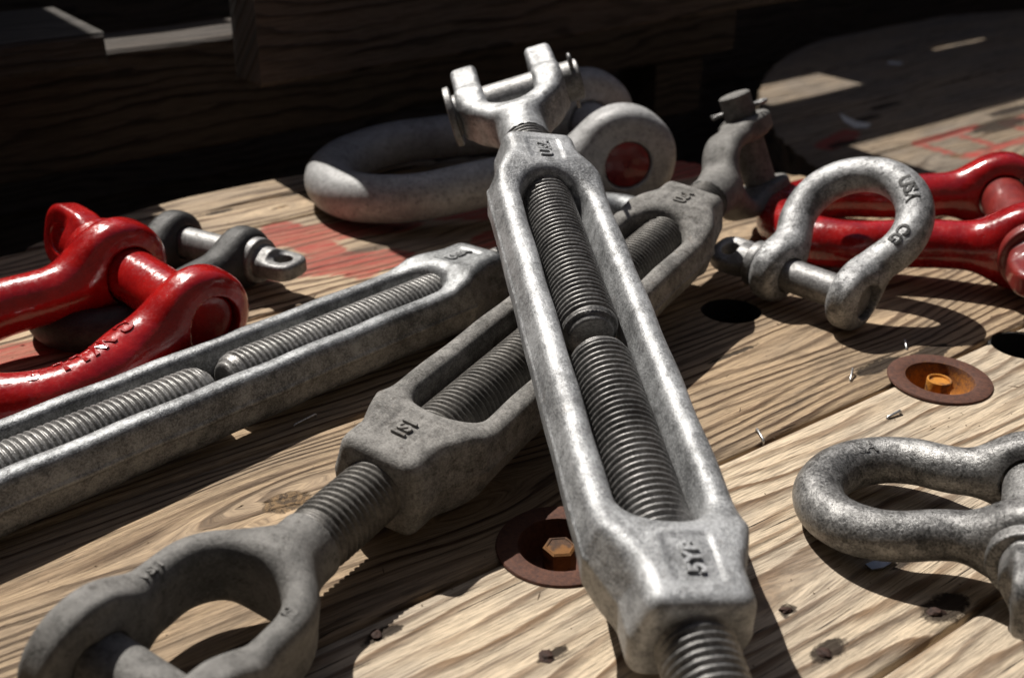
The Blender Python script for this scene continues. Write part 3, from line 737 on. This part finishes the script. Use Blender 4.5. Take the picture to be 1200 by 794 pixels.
def shackle(label, earA, earB, crown, rt, re, te, rp, Rb, mat, pinmat, Lc=None, th=112, head='screw', up=(0, 0, 1), h=.12, group='shackles', crown_fat=1.08):
    """earA carries the pin head; all in cm"""
    A = Vector(earA); B = Vector(earB); Cc = Vector(crown); mid = (A+B)/2; g = (B-A).length/2
    Lc = (Cc-mid).length if Lc is None else Lc
    mw = frame(mid, Cc-mid, y=B-A)
    t = tag(empty('shackle', mw), label, 'shackle', group)
    path = bow_path(g, Rb, Lc, th); n = len(path)
    s = np.abs(np.linspace(-1, 1, n)); rad = rt*np.where(s < .45, crown_fat-(crown_fat-1)*(s/.45)**2, 1.0)
    def fn(P):
        x, y, z = P.T
        d = chain(P, path, rad)
        d = smax(d, -(x+.2*rt), .3) if False else d
        ear = cyl(length(x, z), np.abs(y)-g, re, te, min(te*.75, re*.29))
        d = smin(d, ear, 1.0*rt)
        d = smax(d, np.abs(y)-(g+te+.25*rt) if False else -1e3+0*y, .1)
        d = smax(d, -(length(x, z)-(rp+.09)), .10)
        return d+lumps(P, .022, 1.0, label.__len__()*.37)
    m = rt+re+.8
    bow = link('bow', sdf_mesh('bow', fn, (-re-.6, -max(Rb+rt, g+te)-.7, -re-.6), (Lc+rt*1.2+.6, max(Rb+rt, g+te)+.7, re+.6), h, mat), t)
    if head == 'screw':
        yo = g+te
        def pf_(P):
            x, y, z = P.T
            d = cyl(length(x, z), y-(-.2), rp, yo-.02, .10)
            col = cyl(length(x, z), y+yo+.34*rp+.05, rp*1.42, .34*rp, .12*rp)
            tab = cyl((np.abs(x)**3+np.abs((y+yo+2.15*rp)*.86)**3)**(1/3), z, 1.28*rp, .52*rp, .26*rp)
            neck = cyl(length(x, z), y+yo+1.0*rp, .95*rp, .7*rp, .1)
            hd = smin(neck, tab, .5*rp)
            hd = smax(hd, -(length(x, y+yo+2.45*rp)-.56*rp), .12*rp)
            return smin(smin(d, col, .06), hd, .25*rp)
        me = sdf_mesh('pin', pf_, (-rp*1.8, -yo-4.4*rp, -rp*1.8), (rp*1.8, yo+.4, rp*1.8), max(.075, h*.75), pinmat)
        lu = mw.to_3x3().inverted() @ Vector(up); m_ = Matrix.Rotation(math.atan2(lu.x, lu.z), 4, 'Y')
        link('pin', me, t, m_)
    else:
        yo = g+te
        prof = [(-yo-1.0*rp, 0), (-yo-1.0*rp, rp*1.35), (-yo-.9*rp, rp*1.5), (-yo-.1, rp*1.5), (-yo, rp), (yo-.14, rp), (yo-.04, rp*.95), (yo-.03, rp*.12), (yo-.2, rp*.10), (yo-.2, 0)]
        me = revolve('pin', prof, 56, pinmat); me.set_sharp_from_angle(angle=math.radians(35))
        pn = link('pin', me, t, Matrix.Rotation(math.radians(90), 4, 'Z'))
        me = revolve('pin_end', [(yo-.13, 0), (yo-.13, rp*.99), (yo-.05, rp*.985), (yo-.01, rp*.94), (yo-.005, rp*.13), (yo-.09, rp*.10), (yo-.09, 0)], 56, M['redpin']); me.set_sharp_from_angle(angle=math.radians(35))
        link('pin_end', me, pn)
    return t, bow, path, rt

# upright mottled shackle at right, leaning on the red one
sh, bw, pth, rt = shackle('mottled grey shackle standing upright, its bow leaning on the red shackle at right', (17.8, 71.9, 2.3), (22.0, 67.7, 2.3), (25.2, 74.8, 8.0), 1.22, 2.1, .92, 1.12, 3.95, M['shackle'], M['pin'], crown_fat=1.0, up=(-.1, -.45, 1), th=118, h=.10)
tl = np.sqrt(((pth[1:]-pth[:-1])**2).sum(1)).sum()
wrap_text('USA', 1.2, .06, pth, tl*.63, math.pi, rt*1.0, M['black'], bw, 1)
wrap_text('CG', 1.1, .06, pth, tl*.79, math.pi, rt*1.0, M['black'], bw, 1)
# big zinc shackle lying behind
sh, bw, pth, rt = shackle('largest galvanised shackle lying at the back, red pin end facing the camera', (7.6, 101.8, 4.7), (7.8, 89.4, 4.5), (-15.2, 91.4, 2.1), 1.86, 4.35, 1.75, 1.85, 7.5, M['bigzinc'], M['bigzinc'], th=100, head='bolt', h=.2)
tl = np.sqrt(((pth[1:]-pth[:-1])**2).sum(1)).sum()
wrap_text('3/4 B', 1.3, .06, pth, tl*.60, 1.2, rt*1.05, M['bigzinc'], bw, -1)
# glossy red shackle at left
sh, bw, pth, rt = shackle('glossy bright red shackle at left with raised lettering, standing over a dark one', (-25.6, 68.0, 4.1), (-18.6, 62.9, 3.3), (-31.2, 55.3, 2.2), 1.75, 3.2, 1.25, 1.75, 5.4, M['red'], M['red'], th=112, up=(-.6, -.7, .2), h=.145, group='red shackles')
tl = np.sqrt(((pth[1:]-pth[:-1])**2).sum(1)).sum()
wrap_text('C  W L L  8 1/2 T', 1.45, .07, pth, tl*.72, .15, rt*1.0, M['red'], bw, -1)
wrap_text('USA', 1.2, .06, pth, tl*.28, .0, rt*1.0, M['red'], bw, -1)
wrap_text('5 6', 1.2, .06, pth, tl*.55, .3, rt*1.05, M['red'], bw, -1)
# dark shackle under the red one
shackle('small blackened shackle lying under the glossy red shackle at left', (-19.0, 74.3, 2.2), (-24.2, 78.3, 2.2), (-28.2, 65.0, 1.35), 1.3, 2.1, .95, 1.12, 3.9, M['black'], M['pin'], th=112, up=(.3, -.2, 1), h=.15)
# deep red shackle at right
shackle('deep red shackle at the right edge, lying flat behind the upright grey shackle', (34.5, 74.0, 3.2), (39.2, 85.2, 3.2), (20.6, 83.0, 1.85), 1.72, 3.1, 1.3, 1.7, 5.6, M['red2'], M['oxide'], th=100, up=(-.2, -.5, 1), h=.17, group='red shackles')
# stained shackle at bottom right
sh, bw, pth, rt = shackle('dark stained shackle lying at bottom right, screw pin pointing to the camera', (21.8, 40.9, 2.7), (25.3, 46.0, 2.8), (15.0, 47.0, 1.4), 1.15, 2.1, .92, 1.22, 3.5, M['shackle_dark'], M['shackle_dark'], th=112, up=(1, -.4, .15), h=.095)
tl = np.sqrt(((pth[1:]-pth[:-1])**2).sum(1)).sum()
wrap_text('USA', 1.0, .06, pth, tl*.64, math.pi-.35, rt*1.0, M['shackle_dark'], bw, 1)

# ------------------------------------------------------------------ small litter
def scrap(name, pts, z, th, mat, label, cat, curl=0.0):
    n = len(pts); cx = sum(p[0] for p in pts)/n; cy = sum(p[1] for p in pts)/n
    V = [(p[0]-cx, p[1]-cy, zz+curl*((p[0]-cx)**2+(p[1]-cy)**2)) for zz in (0.0, th) for p in pts]+[(0, 0, 0.0), (0, 0, th)]
    F = [(i, (i+1) % n, n+(i+1) % n, n+i) for i in range(n)]+[((i+1) % n, i, 2*n) for i in range(n)]+[(n+i, n+(i+1) % n, 2*n+1) for i in range(n)]
    o = link(name, make_mesh(name, V, F, False, mat)); o.location = (cx*S, cy*S, z*S)
    return tag(o, label, cat)
PAPER = plain('paper', (.62, .62, .60), .7)
scrap('paper_scrap', [(42.5, 144.1), (43.1, 141.4), (44.7, 141.4), (45.7, 143.3), (44.1, 144.5), (43.4, 146.5), (42.8, 148.1)], -7.95, .05, PAPER, 'torn white paper scrap on the rear reel just above the upright shackle', 'paper scrap', .004)
scrap('paper_scrap', [(57.2, 176.2), (58.9, 175.3), (59.9, 176.6), (58.2, 177.8)], -7.95, .05, PAPER, 'tiny white paper scrap far back on the rear reel', 'paper scrap', .02)
kg = NT('clear_film'); kg.b.inputs['Base Color'].default_value = (.08, .078, .07, 1); kg.b.inputs['Roughness'].default_value = .35; kg.b.inputs['Transmission Weight'].default_value = .25; kg.b.inputs['IOR'].default_value = 1.45
scrap('plastic_shard', [(15.9, 43.7), (16.5, 44.2), (17.3, 44.4), (17.6, 44.2), (16.9, 43.8), (16.3, 43.4)], .03, .12, kg.m, 'clear plastic shard in the shadow of the bottom right shackle, upper one', 'plastic shard', .08)
scrap('plastic_shard', [(16.2, 42.7), (16.9, 43.1), (17.6, 43.4), (17.7, 43.0), (17.0, 42.5), (16.4, 42.3)], .03, .12, kg.m, 'clear plastic shard in the shadow of the bottom right shackle, lower one', 'plastic shard', .08)

# grit, splinters and saw dust scattered over the planks
rnd = random.Random(11); V = []; F = []
for i in range(900):
    u_ = rnd.uniform(-5, 75); n_ = rnd.uniform(12, 84)
    if math.hypot(u_-cu1, n_-cn1) > RR-1 or any(math.hypot(u_-h[0], n_-h[1]) < 3.2 for h in BOLTS+HOLES): continue
    L = rnd.uniform(.03, .09) if rnd.random() < .8 else rnd.uniform(.15, .5); wd = rnd.uniform(.02, .045); hh = rnd.uniform(.02, .05)
    a = rnd.gauss(.63, .5) if L > .1 else rnd.uniform(0, 3.1); x, y = un(u_, n_); ca, sa = math.cos(a), math.sin(a); b = len(V)
    for (px, py, pz) in ((-L, 0, .0), (0, -wd, .0), (L, 0, .0), (0, wd, .0), (L*.2, 0, hh)):
        V.append((x+px*ca-py*sa, y+px*sa+py*ca, pz+.02))
    F += [(b, b+1, b+4), (b+1, b+2, b+4), (b+2, b+3, b+4), (b+3, b, b+4), (b+3, b+2, b+1, b)]
grit = link('grit', make_mesh('grit', V, F, False, plain('grit', (.16, .11, .07))))
tag(grit, 'fine grit and wood splinters scattered over the planks', 'grit', kind='stuff')
